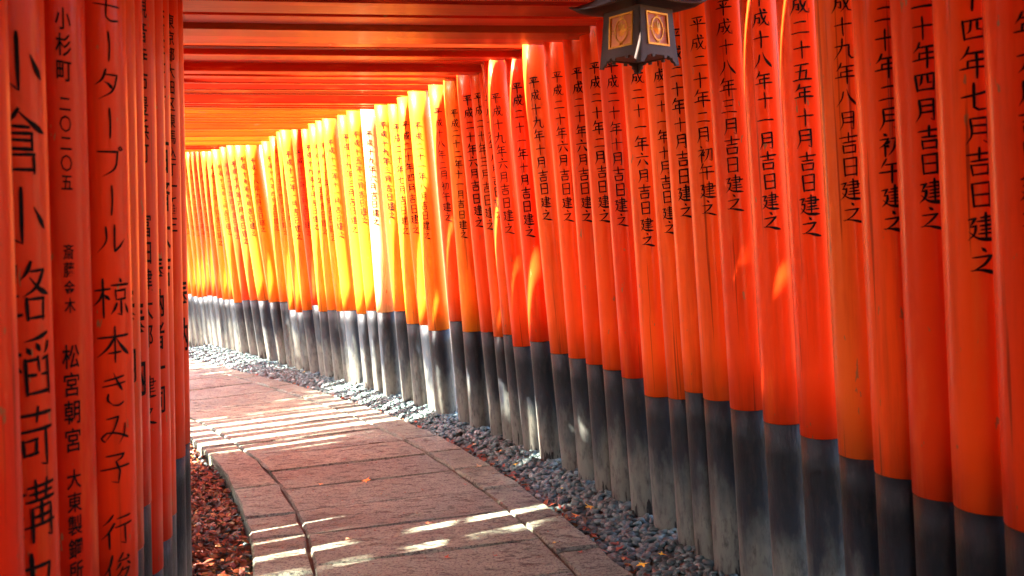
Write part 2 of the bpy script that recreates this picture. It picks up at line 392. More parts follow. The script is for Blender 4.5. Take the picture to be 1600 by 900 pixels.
# one row per gate, near to far: right pillar foot x, y; its lean per metre; height of the black foot; underside of the beam;
# diameter; left pillar foot x, y; lean; black foot; (date, height of first character, pitch); donor lines
GATES = [
(1.112,1.798,-0.0505,-0.0035,0.726,2.226,0.148,-0.916,1.353,0.0495,0.0107,0.702,('平成二十年六月吉日建之',1.962,0.0602),[]),
(1.096,1.978,-0.0504,-0.0049,0.706,2.226,0.147,-0.952,1.533,0.0495,0.0107,0.619,('平成二十四年七月吉日建之',2.029,0.0693),[('小倉小路稲荷講中',1.681,0.1257)]),
(1.077,2.153,-0.0503,-0.0062,0.681,2.226,0.145,-0.959,1.707,0.0495,0.0108,0.645,('平成二十年四月吉日建之',1.979,0.0621),[('小杉町',1.793,0.0475),('二〇二〇五',1.638,0.0361),('斎藤金木',1.365,0.0336),('松宮朝宮',1.168,0.0531),('大東製鋼所',0.933,0.0448)]),
(1.054,2.321,-0.0501,-0.0074,0.687,2.226,0.152,-0.951,1.874,0.0495,0.0108,0.649,('平成二十年二月初午建之',1.99,0.0643),[('モータープール',1.853,0.078),('椋本',1.264,0.0952),('きみ子',1.073,0.083),('行俊',0.774,0.0846)]),
(1.023,2.511,-0.0499,-0.0087,0.686,2.226,0.146,-1.016,2.063,0.0495,0.0108,0.648,('平成十九年八月吉日建之',1.995,0.0624),[('奉納',1.22,0.1199)]),
(0.985,2.737,-0.0496,-0.0102,0.687,2.226,0.143,-1.088,2.288,0.0495,0.0108,0.684,('平成二十五年十月吉日建之',2.045,0.0648),[('奉納',1.166,0.1332)]),
(0.933,2.963,-0.0493,-0.0117,0.68,2.226,0.141,-1.146,2.513,0.0495,0.0109,0.42,('平成十八年十一月吉日建之',2.054,0.064),[('観音寺市豊浜町',2.003,0.0657),('富田健太郎',1.412,0.0768),('建之',0.959,0.0737)]),
(0.876,3.177,-0.049,-0.013,0.683,2.226,0.15,-1.201,2.726,0.0495,0.0109,0.437,('平成十八年三月吉日建之',2.073,0.0662),[('奉納者一同',1.276,0.0989)]),
(0.821,3.376,-0.0486,-0.0141,0.678,2.226,0.147,-1.249,2.924,0.0495,0.0109,0.447,('平成二十年二月初午建之',2.061,0.0662),[('県東近江市',2.098,0.0736),('百済大吉',1.629,0.1214)]),
(0.775,3.528,-0.0484,-0.015,0.679,2.226,0.147,-1.267,3.076,0.0495,0.0109,0.602,('平成二十年十月吉日建之',2.051,0.0659),[('東京都大田区東馬込丁',2.09,0.0549),('一番三',1.542,0.0656)]),
(0.73,3.668,-0.0481,-0.0158,0.626,2.226,0.148,-1.3,3.215,0.0495,0.0109,0.615,('平成二十一年十月吉日建之',1.986,0.0599),[('奉納',1.157,0.1394)]),
(0.664,3.862,-0.0478,-0.0168,0.598,2.226,0.149,-1.386,3.408,0.0495,0.0109,0.662,('平成二十一年六月吉日建之',2.016,0.0676),[]),
(0.59,4.064,-0.0474,-0.0178,0.645,2.226,0.148,-1.459,3.605,0.0494,0.0111,0.677,('平成二十年十月吉日建之',2.032,0.0673),[]),
(0.522,4.238,-0.0445,-0.0186,0.654,2.203,0.149,-1.525,3.766,0.0494,0.0114,0.647,('平成二十年二月吉日建之',2.053,0.0675),[]),
(0.455,4.4,-0.0439,-0.0194,0.656,2.222,0.149,-1.589,3.917,0.0493,0.0117,0.615,('平成二十年六月吉日建之',2.057,0.068),[]),
(0.384,4.579,-0.0509,-0.0202,0.66,2.237,0.144,-1.657,4.083,0.0492,0.012,0.664,('平成二十年六月吉日建之',2.072,0.0689),[]),
(0.314,4.762,-0.0679,-0.0209,0.66,2.242,0.153,-1.723,4.253,0.0491,0.0123,0.681,('平成十九年十月吉日建之',2.077,0.0684),[]),
(0.273,4.837,-0.0579,-0.0212,0.694,2.217,0.147,-1.763,4.322,0.0491,0.0124,0.695,None,[]),
(0.198,4.993,-0.0551,-0.0219,0.694,2.239,0.143,-1.835,4.468,0.049,0.0127,0.64,('平成二十一年十月吉日建之',2.083,0.071),[]),
(0.109,5.19,-0.0683,-0.0226,0.642,2.255,0.144,-1.92,4.651,0.049,0.013,0.696,('平成十九年六月吉日建之',2.057,0.0733),[]),
(0.038,5.318,-0.0562,-0.0231,0.695,2.216,0.142,-1.989,4.77,0.0489,0.0132,0.629,('平成十九年八月吉日建之',2.067,0.066),[]),
(-0.023,5.434,-0.0551,-0.0235,0.668,2.236,0.142,-2.048,4.877,0.0488,0.0134,0.647,('平成二十年三月吉日建之',2.095,0.0751),[]),
(-0.092,5.565,-0.0566,-0.0239,0.685,2.235,0.15,-2.112,4.993,0.0487,0.0138,0.689,('平成二十年六月吉日建之',2.096,0.0735),[]),
(-0.159,5.667,-0.0398,-0.0243,0.694,2.24,0.148,-2.174,5.077,0.0486,0.0142,0.707,('平成二十一年六月吉日建之',2.078,0.0695),[]),
(-0.231,5.795,-0.0364,-0.0247,0.659,2.233,0.153,-2.24,5.182,0.0485,0.0148,0.672,('平成二十二年十一月吉日建之',2.048,0.0635),[]),
(-0.316,5.959,-0.0483,-0.0252,0.713,2.216,0.151,-2.315,5.317,0.0482,0.0155,0.627,('平成十八年二月初午建之',2.078,0.0678),[]),
(-0.37,6.063,-0.0556,-0.0255,0.703,2.228,0.152,-2.364,5.403,0.0481,0.0159,0.631,('平成十九年八月吉日建之',2.063,0.0665),[]),
(-0.496,6.26,-0.0422,-0.026,0.616,2.23,0.15,-2.478,5.566,0.0478,0.0167,0.667,('平成二十一年八月吉日建之',2.023,0.0674),[]),
(-0.568,6.392,-0.0545,-0.0264,0.643,2.189,0.143,-2.542,5.675,0.0476,0.0173,0.685,('平成二十年四月吉日建之',2.048,0.0726),[]),
(-0.685,6.566,-0.0392,-0.0268,0.633,2.213,0.148,-2.649,5.823,0.0474,0.0179,0.63,('平成二十年七月吉日建之',2.045,0.0731),[]),
(-0.79,6.738,-0.0454,-0.0272,0.712,2.222,0.148,-2.747,5.975,0.0472,0.0184,0.65,('平成十九年三月吉日建之',2.089,0.0655),[]),
(-0.855,6.837,-0.0434,-0.0275,0.693,2.221,0.151,-2.807,6.063,0.0471,0.0187,0.638,('平成十九年八月吉日建之',2.063,0.067),[]),
(-0.972,7.001,-0.0281,-0.0278,0.679,2.229,0.149,-2.917,6.209,0.0469,0.0191,0.639,('平成十九年六月吉日建之',2.048,0.0662),[]),
(-1.069,7.167,-0.0468,-0.0282,0.68,2.215,0.147,-3.012,6.37,0.0469,0.0192,0.625,('平成十五年二月吉日建之',2.067,0.0663),[]),
(-1.175,7.32,-0.044,-0.0285,0.641,2.213,0.151,-3.124,6.539,0.047,0.0188,0.649,('平成十九年三月吉日建之',2.059,0.0729),[]),
(-1.324,7.549,-0.0555,-0.0289,0.648,2.228,0.152,-3.283,6.792,0.0472,0.0183,0.62,('平成十二年十一月吉日建之',2.048,0.0689),[]),
(-1.407,7.666,-0.0559,-0.0292,0.636,2.216,0.146,-3.368,6.916,0.0473,0.0181,0.686,('平成十六年六月吉日建之',2.028,0.0765),[]),
(-1.517,7.81,-0.0436,-0.0294,0.633,2.191,0.149,-3.481,7.065,0.0474,0.018,0.692,('平成十九年五月吉日建之',2.031,0.0713),[]),
(-1.642,7.977,-0.0362,-0.0297,0.605,2.205,0.151,-3.608,7.239,0.0474,0.0178,0.676,('平成十九年十月吉日建之',2.047,0.0689),[]),
(-1.712,8.093,-0.0583,-0.0299,0.654,2.214,0.15,-3.68,7.36,0.0475,0.0177,0.632,('平成十二年三月吉日建之',2.015,0.0706),[]),
(-1.834,8.263,-0.0645,-0.0301,0.596,2.224,0.145,-3.804,7.535,0.0475,0.0175,0.684,('平成十二年一月吉日建之',2.02,0.0744),[]),
(-1.936,8.385,-0.0461,-0.0303,0.567,2.19,0.143,-3.908,7.663,0.0476,0.0174,0.673,('平成十五年五月吉日建之',2.002,0.0619),[]),
(-2.028,8.51,-0.0489,-0.0305,0.579,2.163,0.149,-4.001,7.792,0.0476,0.0173,0.703,('平成二十五年四月吉日建之',2.055,0.0674),[]),
(-2.149,8.672,-0.0502,-0.0307,0.644,2.145,0.145,-4.122,7.951,0.0476,0.0174,0.619,('平成十九年四月吉日建之',2.01,0.0653),[]),
(-2.21,8.76,-0.0613,-0.0308,0.619,2.155,0.141,-4.182,8.038,0.0476,0.0174,0.681,('平成十九年二月吉日建之',2.006,0.0666),[]),
(-2.286,8.883,-0.0902,-0.0309,0.629,2.169,0.147,-4.257,8.159,0.0475,0.0175,0.687,('平成十八年九月吉日建之',2.018,0.067),[]),
(-2.452,9.096,-0.0883,-0.0312,0.628,2.185,0.152,-4.422,8.368,0.0475,0.0176,0.669,('平成十九年九月吉日建之',2.05,0.0737),[]),
(-2.591,9.273,-0.0879,-0.0313,0.621,2.185,0.145,-4.56,8.543,0.0475,0.0176,0.641,('平成十九年六月吉日建之',2.02,0.0785),[]),
(-2.734,9.445,-0.0779,-0.0315,0.61,2.182,0.141,-4.702,8.712,0.0475,0.0177,0.707,('平成二十年四月吉日建之',2.015,0.0733),[]),
(-2.87,9.614,-0.0782,-0.0316,0.573,2.172,0.149,-4.837,8.878,0.0474,0.0177,0.639,('平成十五年三月吉日建之',2.016,0.0691),[]),
(-2.981,9.725,-0.0395,-0.0317,0.598,2.226,0.144,-4.947,8.987,0.0474,0.0178,0.675,('平成十九年三月吉日建之',2.009,0.0809),[]),
(-3.091,9.861,-0.0394,-0.0318,0.589,2.226,0.15,-5.056,9.121,0.0474,0.0178,0.706,('平成十二年八月吉日建之',2.02,0.0807),[]),
(-3.199,9.995,-0.0393,-0.0319,0.595,2.226,0.146,-5.164,9.253,0.0474,0.0179,0.669,('平成十五年六月吉日建之',2.01,0.0697),[]),
(-3.293,10.11,-0.0393,-0.032,0.607,2.226,0.146,-5.257,9.367,0.0474,0.0179,0.662,('平成十九年七月吉日建之',2.019,0.072),[]),
(-3.386,10.224,-0.0392,-0.0321,0.61,2.226,0.15,-5.349,9.479,0.0474,0.018,0.621,('平成十八年五月吉日建之',2.007,0.0677),[]),
(-3.486,10.346,-0.0391,-0.0322,0.59,2.226,0.147,-5.449,9.599,0.0473,0.018,0.626,('平成十九年二月吉日建之',2.016,0.0707),[]),
(-3.584,10.465,-0.0391,-0.0322,0.574,2.226,0.142,-5.546,9.716,0.0473,0.0181,0.653,('平成十六年九月吉日建之',2.026,0.0708),[]),
(-3.692,10.595,-0.039,-0.0323,0.578,2.226,0.151,-5.653,9.844,0.0473,0.0181,0.668,('平成十九年三月吉日建之',2.021,0.0687),[]),
]

# unseen trees, some added to block light: near gates shaded, bend in sun
TREES = [
(-6.9, -1.8, 0, .95, 6.45, .96, 'unseen broad green tree standing left of the near gates'),
(-5.6, -3.4, 1, 0.95, 6.45, 0.95, 'slender tall tree rising behind the viewer on the left'),
(-9.6, -3.6, 2, 1.15, 7.85, 1.15, 'wide spreading tree deeper in the wood, left of the viewer'),
(-8.2, -7.2, 0, 1.2, 8.2, 1.2, 'big dark tree far behind the viewer on the left'),
(4.6, 1.2, 1, 1.0, 6.8, 1.0, 'unseen tall narrow tree just outside the right row of pillars'),
(3.6, -5.0, 0, 1.05, 7.15, 1.05, 'round green tree behind the viewer on the right'),
(-6.75, 2.25, 0, .82, 6.3, .42, 'added slim sapling whose tuft of leaves shades the path'),
(-8.2, 5.0, 2, .8, 6.0, .42, 'added young tree whose small crown shades the floor inside the bend'),
(-4.7, -1.1, 2, .8, 5.5, .66, 'added leafy tree darkening the near gates from the left'),
(-3.3, -4.2, 0, .95, 6.6, 1.0, 'unseen leafy tree over the gates behind the viewer'),
(3.1, 2.9, 1, .9, 6.3, .95, 'added bushy tree blocking sky beside the nearest right pillars'),
(2.9, -1.3, 0, .9, 6.3, .9, 'added leafy tree blocking sky beside the right pillars behind the viewer'),
(-5.46, .76, 0, .85, 6.7, .34, 'added thin tree whose small leafy top shades the near pillar feet'),
]
def pillar_mesh(name, D, z0, z1, seed, foot=False):
    rnd = random.Random(seed)
    seg = 28
    ph = rnd.uniform(0, 6.28)
    n = 8
    V, F = [], []
    for i in range(n + 1):
        z = z0 + (z1 - z0) * i / n
        for k in range(seg):
            a = 2 * math.pi * k / seg
            r_ = pillar_r(D, z) + .0009 * math.sin(2 * a + ph + z * 1.3) + .0006 * math.sin(3 * a - ph + z * 2.1)
            if foot: r_ -= .0012
            V.append((r_ * math.cos(a), r_ * math.sin(a), z))
    for i in range(n):
        for k in range(seg):
            a = i * seg + k; b_ = i * seg + (k + 1) % seg
            F.append((a, b_, b_ + seg, a + seg))
    F.append(tuple(range(seg - 1, -1, -1)))
    F.append(tuple(range(n * seg, (n + 1) * seg)))
    me = mesh_from(name, V, F)
    me.polygons.foreach_set('use_smooth', [True] * (n * seg) + [False, False])
    return me
def pillar_r(D, z):
    return D / 2 * (1.0 - .028 * (z - .66))
def tilt(x, y, lx, ly):
    d = Vector((lx, ly, 1)).normalized()
    return Matrix.Translation((x, y, 0)) @ Vector((0, 0, 1)).rotation_difference(d).to_matrix().to_4x4()

def write_down(text, ztop, pitch, D, phi, size, seed, M, pillar, brush=True):
    """one mesh per written character, down the face of the pillar"""
    for ci, ch in enumerate(text):
        if brush: me = brush_text(ch, ztop - ci * pitch, pitch, D, phi, size, seed + ci, 1.0 if seed % 31 == 0 else .76)
        else: me = font_text([(ch, ztop - ci * pitch, pitch)], D, phi, .72)
        me.name = 'written_character'
        meshobj('written_character', me, M, pillar, M_ink)
def brush_text(text, ztop, pitch, D, phi, size, seed, wide=1.0):
    rnd = random.Random(seed)
    wt = random.Random(seed // 31).uniform(.82, 1.12)      # every carver has his own hand
    V, F = [], []
    for ci, ch in enumerate(text):
        zc = ztop - ci * pitch
        jx, jz, sc = rnd.uniform(-.002, .002), rnd.uniform(-.002, .002), size * rnd.uniform(.94, 1.05)
        if ch in '一二三十': sc *= .92
        for st in glyph_strips(ch, rnd, .70 if wide < 1 else wt):
            b0 = len(V)
            n = len(st)
            for i, (x, y, w) in enumerate(st):
                a = Vector(st[max(0, i - 1)][:2]); c = Vector(st[min(n - 1, i + 1)][:2])
                d = (c - a).normalized() if (c - a).length > 0 else Vector((1, 0))
                nn = Vector((-d.y, d.x)) * w
                ext = d * w * (-.55 if i == 0 else (.55 if i == n - 1 else 0))
                ww = .62 if i in (0, n - 1) else 1.0
                for s in (-1, 1):
                    px = x + nn.x * s * ww + ext.x; py = y + nn.y * s * ww + ext.y
                    u = (px - 50) / 100 * sc + jx
                    z = zc - (py - 50) / 100 * sc + jz
                    rr = pillar_r(D, z) + .0022
                    V.append((rr * math.cos(phi + u / rr), rr * math.sin(phi + u / rr), z))
            for i in range(n - 1):
                q = b0 + i * 2
                F.append((q, q + 1, q + 3, q + 2))
    me = mesh_from('inscription', V, F)
    return me

_fc = {}
def font_glyph(ch):
    """outline of one character from Blender's own built-in font, as triangles"""
    if ch in _fc: return _fc[ch]
    cu = bpy.data.curves.new('g', 'FONT')
    cu.body = ch
    cu.size = 1.0
    cu.offset = .012
    cu.resolution_u = 2
    cu.align_x = 'CENTER'
    o = bpy.data.objects.new('g', cu)
    COL.objects.link(o)
    bpy.context.view_layer.update()
    dg = bpy.context.evaluated_depsgraph_get()
    me = bpy.data.meshes.new_from_object(o.evaluated_get(dg))
    bm = bmesh.new(); bm.from_mesh(me)
    for k in range(-5, 6):
        bmesh.ops.bisect_plane(bm, geom=bm.verts[:] + bm.edges[:] + bm.faces[:], plane_co=(k * .1, 0, 0), plane_no=(1, 0, 0))
    bm.verts.ensure_lookup_table()
    V = [v.co[:2] for v in bm.verts]
    F = [[v.index for v in f.verts] for f in bm.faces]
    bm.free()
    bpy.data.objects.remove(o); bpy.data.curves.remove(cu); bpy.data.meshes.remove(me)
    if V:
        xs = [v[0] for v in V]; ys = [v[1] for v in V]
        cx = (min(xs) + max(xs)) / 2; cy = (min(ys) + max(ys)) / 2
        V = [(x - cx, y - cy) for x, y in V]
    _fc[ch] = (V, F)
    return _fc[ch]
def font_text(texts, D, phi, wide=1.0):
    V, F = [], []
    for text, ztop, pitch in texts:
        for ci, ch in enumerate(text):
            gv, gf = font_glyph(ch)
            if ch == 'ー': gv = [(y, x) for x, y in gv]; gf = [f[::-1] for f in gf]
            s = pitch * .92
            zc = ztop - ci * pitch
            b0 = len(V)
            for x, y in gv:
                z = zc + y * s
                rr = pillar_r(D, z) + .0022
                a = phi + x * s * wide / rr
                V.append((rr * math.cos(a), rr * math.sin(a), z))
            F += [[b0 + i for i in f] for f in gf]
    return mesh_from('inscription', V, F)

ORD = ['zeroth', 'first', 'second', 'third', 'fourth', 'fifth', 'sixth', 'seventh', 'eighth', 'ninth', 'tenth', 'eleventh', 'twelfth', 'thirteenth', 'fourteenth', 'fifteenth', 'sixteenth', 'seventeenth', 'eighteenth', 'nineteenth', 'twentieth']
def ordinal(n):
    if n <= 20: return ORD[n]
    tens = {2: 'twenty', 3: 'thirty', 4: 'forty', 5: 'fifty', 6: 'sixty'}[n // 10]
    ten_th = {2: 'twentieth', 3: 'thirtieth', 4: 'fortieth', 5: 'fiftieth', 6: 'sixtieth'}[n // 10]
    return ten_th if n % 10 == 0 else tens + '-' + ORD[n % 10]

PAINTS = [(.84, .072, .007), (.84, .060, .006), (.78, .048, .006), (.86, .092, .009), (.74, .040, .005), (.84, .078, .007), (.80, .105, .012)]
SUN_GLOW = [(.88, .170, .010), (.88, .150, .009), (.86, .200, .012), (.84, .110, .008), (.88, .215, .012)]  # far-gate paint with the bend's golden sun glow put into the colour
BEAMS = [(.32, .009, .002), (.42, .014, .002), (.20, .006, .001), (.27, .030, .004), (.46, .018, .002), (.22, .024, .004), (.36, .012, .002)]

# complete the tunnel in both directions beyond what can be seen
rows = []
for k in range(24, 0, -1):
    y = 1.798 - .182 * k
    rows.append((1.115, y, -.0503, -.003, .68, 2.226, .148, -.912, 1.353 - .182 * k, .0495, .0107, .66, None, [], 'near'))
first_real = len(rows)
rows += [g + ('seen',) for g in GATES]
last = GATES[-1]
for k in range(1, 4):
    rows.append((last[0] - .112 * k, last[1] + .125 * k, -.04, -.033, .6, 2.22, .148, last[7] - .112 * k, last[8] + .125 * k, .044, .022, .62, None, [], 'far'))

def gate_frame(g):
    a = Vector((g[7], g[8])); b_ = Vector((g[0], g[1]))
    d = b_ - a
    return (a + b_) / 2, math.atan2(d.y, d.x), d.length
frames = [gate_frame(g) for g in rows]
def num_of(i): return i - first_real
def spacing(i, j):
    """clear distance between two neighbouring gates, measured square to the gate at both ends"""
    (m0, t0, w0), (m1, t1, w1) = frames[i], frames[j]
    nrm = Vector((-math.sin(t0), math.cos(t0)))
    a = (Vector(rows[j][7:9]) - Vector(rows[i][7:9])).dot(nrm)
    b_ = (Vector(rows[j][0:2]) - Vector(rows[i][0:2])).dot(nrm)
    return min(abs(a), abs(b_))
nrows = len(rows)
shift = [0.0] * nrows
diam = [g[6] for g in rows]
for i in range(nrows - 1):
    sp = math.dist(rows[i][:2], rows[i + 1][:2])
    need = (diam[i] + diam[i + 1]) / 2 + .004
    if sp < need and shift[i] == 0:
        if sp > .128:
            k = (sp - .004) / (diam[i] + diam[i + 1]) * 2
            diam[i] *= min(1, k + .01); diam[i + 1] *= k
        else:
            diam[i + 1] = .122
            need = (diam[i] + diam[i + 1]) / 2 + .004
            shift[i + 1] = math.sqrt(max(0, need * need - sp * sp)) + .01

for i, g in enumerate(rows):
    (bx, by, lx, ly, zb, zt, D, qx, qy, ux, uy, lz, date, donors, zone) = g
    mid, th, wid = frames[i]
    D = diam[i]
    rnd = random.Random(100 + i)
    gm = Matrix.Translation((mid.x, mid.y, 0)) @ Matrix.Rotation(th, 4, 'Z')
    num = i - first_real + 1
    if zone == 'seen':
        where = ordinal(num) + ' from the right edge of the photo'
        look = 'sunlit yellow-orange' if num > 40 else ('bright orange' if num > 18 else 'glossy vermilion')
        label = f'{look} torii gate dated {date[0]}, {where}' if date else f'{look} torii gate without legible date, {where}'
    elif zone == 'near':
        label = f'vermilion torii gate without writing, {ordinal(first_real - i)} one out of view beside the viewer'
    else:
        label = f'vermilion torii gate hidden round the bend, {ordinal(i - first_real - len(GATES) + 1)} beyond the last visible one'
    G = empty('torii_gate', gm, label, 'torii gate', 'torii gates forming the tunnel')
    pc = rnd.choice(PAINTS)
    pc = tuple(min(1, c * rnd.uniform(.93, 1.05)) for c in pc)
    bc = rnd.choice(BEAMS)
    if by > 5.75 and rnd.random() < .8:           # golden sun glow painted into most gates round the bend as a more orange coat
        pc = rnd.choice(SUN_GLOW); bc = rnd.choice(SUN_GLOW) if by > 6.9 else bc
    nb = [spacing(i, j) for j in (i - 1, i + 1) if 0 <= j < nrows]
    # gates round the bend are lighter and let more sky in
    thick = max(.05, min(.15, min(nb) - rnd.choice([.012, .012, .055]))) if by < 5.75 else max(.04, min(.055, min(nb) - .05))
    if 6.7 < by < 7.2: thick = .036
    ya, yb_ = -thick / 2, thick / 2
    if by < 4.0 and 0 < i < nrows - 1 and not (by > 1.7 and num_of(i) % 4 in (1, 2)):            # the near gates stand nearly roof to roof
        ya, yb_ = -min(.10, spacing(i - 1, i) / 2 - .004), min(.10, spacing(i, i + 1) / 2 - .004)
    zcap = zt + .02
    # neighbours on the inner side of the bend stand closer together
    dl = min([math.dist(rows[i][7:9], rows[j][7:9]) for j in (i - 1, i + 1) if 0 <= j < nrows])
    DL = min(.168 if by < 3.3 else .15 if by < 5.75 else .096, dl - .006)  # unseen left pillars round the bend slimmed to let more light in
    right = Vector((math.cos(th), math.sin(th)))
    for side in (0, 1):
        if side == 0:
            s = right * shift[i]
            Mx = tilt(bx + s.x, by + s.y, lx, ly); dia = D; zf = zb
        else:
            Mx = tilt(qx, qy, ux, uy); dia = DL; zf = lz
        col = pc
        if side == 1: col = (pc[0] * .84, pc[1] * .42, pc[2] * .5) if by < 5.75 else (pc[0] * .93, pc[1] * .7, pc[2] * .7)      # shade on the donor side painted in as a deeper red
        if side == 0 and abs(by - 6.97) < .04: col = (.90, .44, .17)    # one pillar painted pale to stand for the white shaft of sunlight
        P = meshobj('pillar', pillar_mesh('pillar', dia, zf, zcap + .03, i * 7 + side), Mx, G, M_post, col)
        if col[1] > .4: P['label'] = 'pale pillar with the full sun painted into its colour'
        meshobj('pillar_foot', pillar_mesh('pillar_foot', dia, -.2, zf, i * 7 + side, True), Mx, P, M_foot)
        # the written side is turned from straight down the path towards the walkers
        tang = math.atan2(1.0, -.28) if by < 3.5 else math.radians(90) + math.radians(min(38, 14 + (by - 3.5) * 4.2))
        if side == 0 and date:
            phi = tang + math.pi - R(rnd.uniform(34, 41)) 
            write_down(date[0], date[1], date[2], dia, phi, date[2] * .93, i * 31, Mx, P)
        if side == 1 and donors:
            phi = tang + math.pi + R(40)
            for line in donors:
                write_down(line[0], line[1], line[2], dia, phi, line[2] * .86, i * 31 + 1, Mx, P, all(ch in BRUSHED for ch in line[0]))
    h_ = wid / 2
    V, F = box_geo(-h_ - .10 + .11, h_ + .10 - .11, ya, yb_, zt, zt + .15, .005, 10, rnd.uniform(-.006, .004))
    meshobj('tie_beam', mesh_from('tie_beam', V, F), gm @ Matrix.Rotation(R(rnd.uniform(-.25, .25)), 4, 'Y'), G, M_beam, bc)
    # upper lintel and curved ridge beam: rise a little towards their tips
    for nm, z0, hh, ext, tk in (('lintel', zt + .195, .09, .16, thick * .8), ('ridge_beam', zt + .287, .055, .30, thick * .98)):
        V, F = box_geo(-h_ - ext, h_ + ext, -tk / 2, tk / 2, z0, z0 + hh, .004, 12)
        V = [(x, y, z + .05 * abs(x / (h_ + ext)) ** 3) for x, y, z in V]
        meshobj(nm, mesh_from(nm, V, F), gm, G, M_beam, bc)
    for sx in (-1, 1):
        V, F = box_geo(sx * (h_ - .10) - .05, sx * (h_ - .10) + .05, -thick * .42, thick * .42, zt + .152, zt + .193, .003)
        meshobj('bearing_block', mesh_from('bearing_block', V, F), gm, G, M_beam, bc)

# ------------------------------------------------------------------ ground, path, pebbles
def interp(P, y):
    if y <= P[0][1]: return P[0][0]
    for (x0, y0), (x1, y1) in zip(P, P[1:]):
        if y <= y1: return x0 + (x1 - x0) * (y - y0) / (y1 - y0)
    (x0, y0), (x1, y1) = P[-2], P[-1]
    return x1 + (x1 - x0) * (y - y1) / (y1 - y0)
RE = [(.84, -3), (.84, .8), (.77, 1.8), (.62, 2.7), (.45, 3.31), (.33, 3.66), (.12, 4.30), (-.18, 5.0), (-.47, 5.62), (-.9, 6.36), (-1.38, 7.02), (-1.93, 7.72), (-2.44, 8.28), (-2.86, 8.75), (-3.54, 9.6), (-5.0, 11.2)]
RJ = [(.60, -3), (.60, .8), (.53, 1.8), (.38, 2.7), (.21, 3.42), (-.02, 4.1), (-.27, 4.7), (-.52, 5.22), (-.86, 5.87), (-1.27, 6.5), (-1.66, 7.04), (-2.13, 7.65), (-2.67, 8.3), (-3.36, 9.09), (-4.8, 10.7)]
LJ = [(-.50, -3), (-.50, .8), (-.55, 1.8), (-.66, 2.7), (-.81, 3.40), (-.96, 3.94), (-1.17, 4.45), (-1.38, 4.92), (-1.60, 5.32), (-1.80, 5.66), (-2.02, 5.97), (-2.42, 6.52), (-2.95, 7.15), (-3.6, 7.85), (-4.4, 8.65), (-5.8, 10.05)]
LE = [(-.74, -3), (-.74, .8), (-.80, 1.8), (-.92, 2.7), (-1.06, 3.45), (-1.23, 3.97), (-1.45, 4.50), (-1.66, 4.98), (-1.84, 5.32), (-2.05, 5.67), (-2.27, 6.0), (-2.64, 6.52), (-3.15, 7.12), (-3.8, 7.8), (-4.6, 8.6), (-6.0, 10.0)]
def smooth(P, step=.1, win=5):
    ys = [P[0][1] + k * step for k in range(int((P[-1][1] - P[0][1]) / step) + 1)]
    xs = [interp(P, y) for y in ys]
    for _ in range(2):
        xs = [sum(xs[max(0, i - win // 2):i + win // 2 + 1]) / len(xs[max(0, i - win // 2):i + win // 2 + 1]) for i in range(len(xs))]
    return list(zip(xs, ys))
RE, RJ, LJ, LE = [smooth(P) for P in (RE, RJ, LJ, LE)]
def joint_angle(y):
    T = [(-3, 11), (3.5, 12.5), (5, 17), (6.5, 24), (8, 31), (9.5, 35), (12, 37)]
    for (a, b_), (c, d) in zip(T, T[1:]):
        if y <= c: return R(b_ + (d - b_) * (y - a) / (c - a))
    return R(37)
def cross(P, cx, cy, a):
    """where the line through (cx, cy) at angle a meets the curve P"""
    nx, ny = -math.sin(a), math.cos(a)
    best = None
    for (x0, y0), (x1, y1) in zip(P, P[1:]):
        s0 = (x0 - cx) * nx + (y0 - cy) * ny
        s1 = (x1 - cx) * nx + (y1 - cy) * ny
        if s0 <= 0 < s1:
            u = -s0 / (s1 - s0)
            return Vector((x0 + (x1 - x0) * u, y0 + (y1 - y0) * u))
    return None
def slab(parent, c, seed):
    """one stone: four plan corners, chamfered and slightly uneven"""
    rnd = random.Random(seed)
    cen = sum(c, Vector((0, 0))) / 4
    zt_ = rnd.uniform(-.007, .005)
    tx, ty = rnd.uniform(-.004, .004), rnd.uniform(-.006, .006)
    def ring(inset, z, jit, n=4):
        out = []
        for k in range(4):
            a, b_ = c[k], c[(k + 1) % 4]
            for j in range(n):
                q = a.lerp(b_, j / n)
                d = (cen - q)
                q = q + d.normalized() * inset
                q = q + Vector((rnd.uniform(-jit, jit), rnd.uniform(-jit, jit)))
                out.append((q.x, q.y, z + (q.x - cen.x) * tx + (q.y - cen.y) * ty))
        return out
    n = 4
    V = ring(.009, -.11, .001) + ring(.007, zt_ - .012, .003) + ring(.017, zt_, .004)
    m_ = n * 4
    F = []
    for l in range(2):
        for k in range(m_):
            a = l * m_ + k; b_ = l * m_ + (k + 1) % m_
            F.append((a, b_, b_ + m_, a + m_))
    F.append(tuple(range(2 * m_, 3 * m_)))
    V = [(x - cen.x, y - cen.y, z) for x, y, z in V]
    return meshobj('stone_slab', mesh_from('stone_slab', V, F), Matrix.Translation((cen.x, cen.y, 0)), parent, M_slab)
path = empty('path', Matrix.Identity(4))
path['kind'] = 'structure'
def run_of(A, B, stations, seed):
    for k in range(len(stations) - 1):
        (x0, y0), (x1, y1) = stations[k], stations[k + 1]
        a0, a1 = joint_angle(y0), joint_angle(y1)
        q = [cross(A, x0, y0, a0), cross(B, x0, y0, a0), cross(B, x1, y1, a1), cross(A, x1, y1, a1)]
        if any(v is None for v in q): continue
        slab(path, q, seed + k)
def stations(P, ys):
    return [(interp(P, y), y) for y in ys]
rs = random.Random(5)
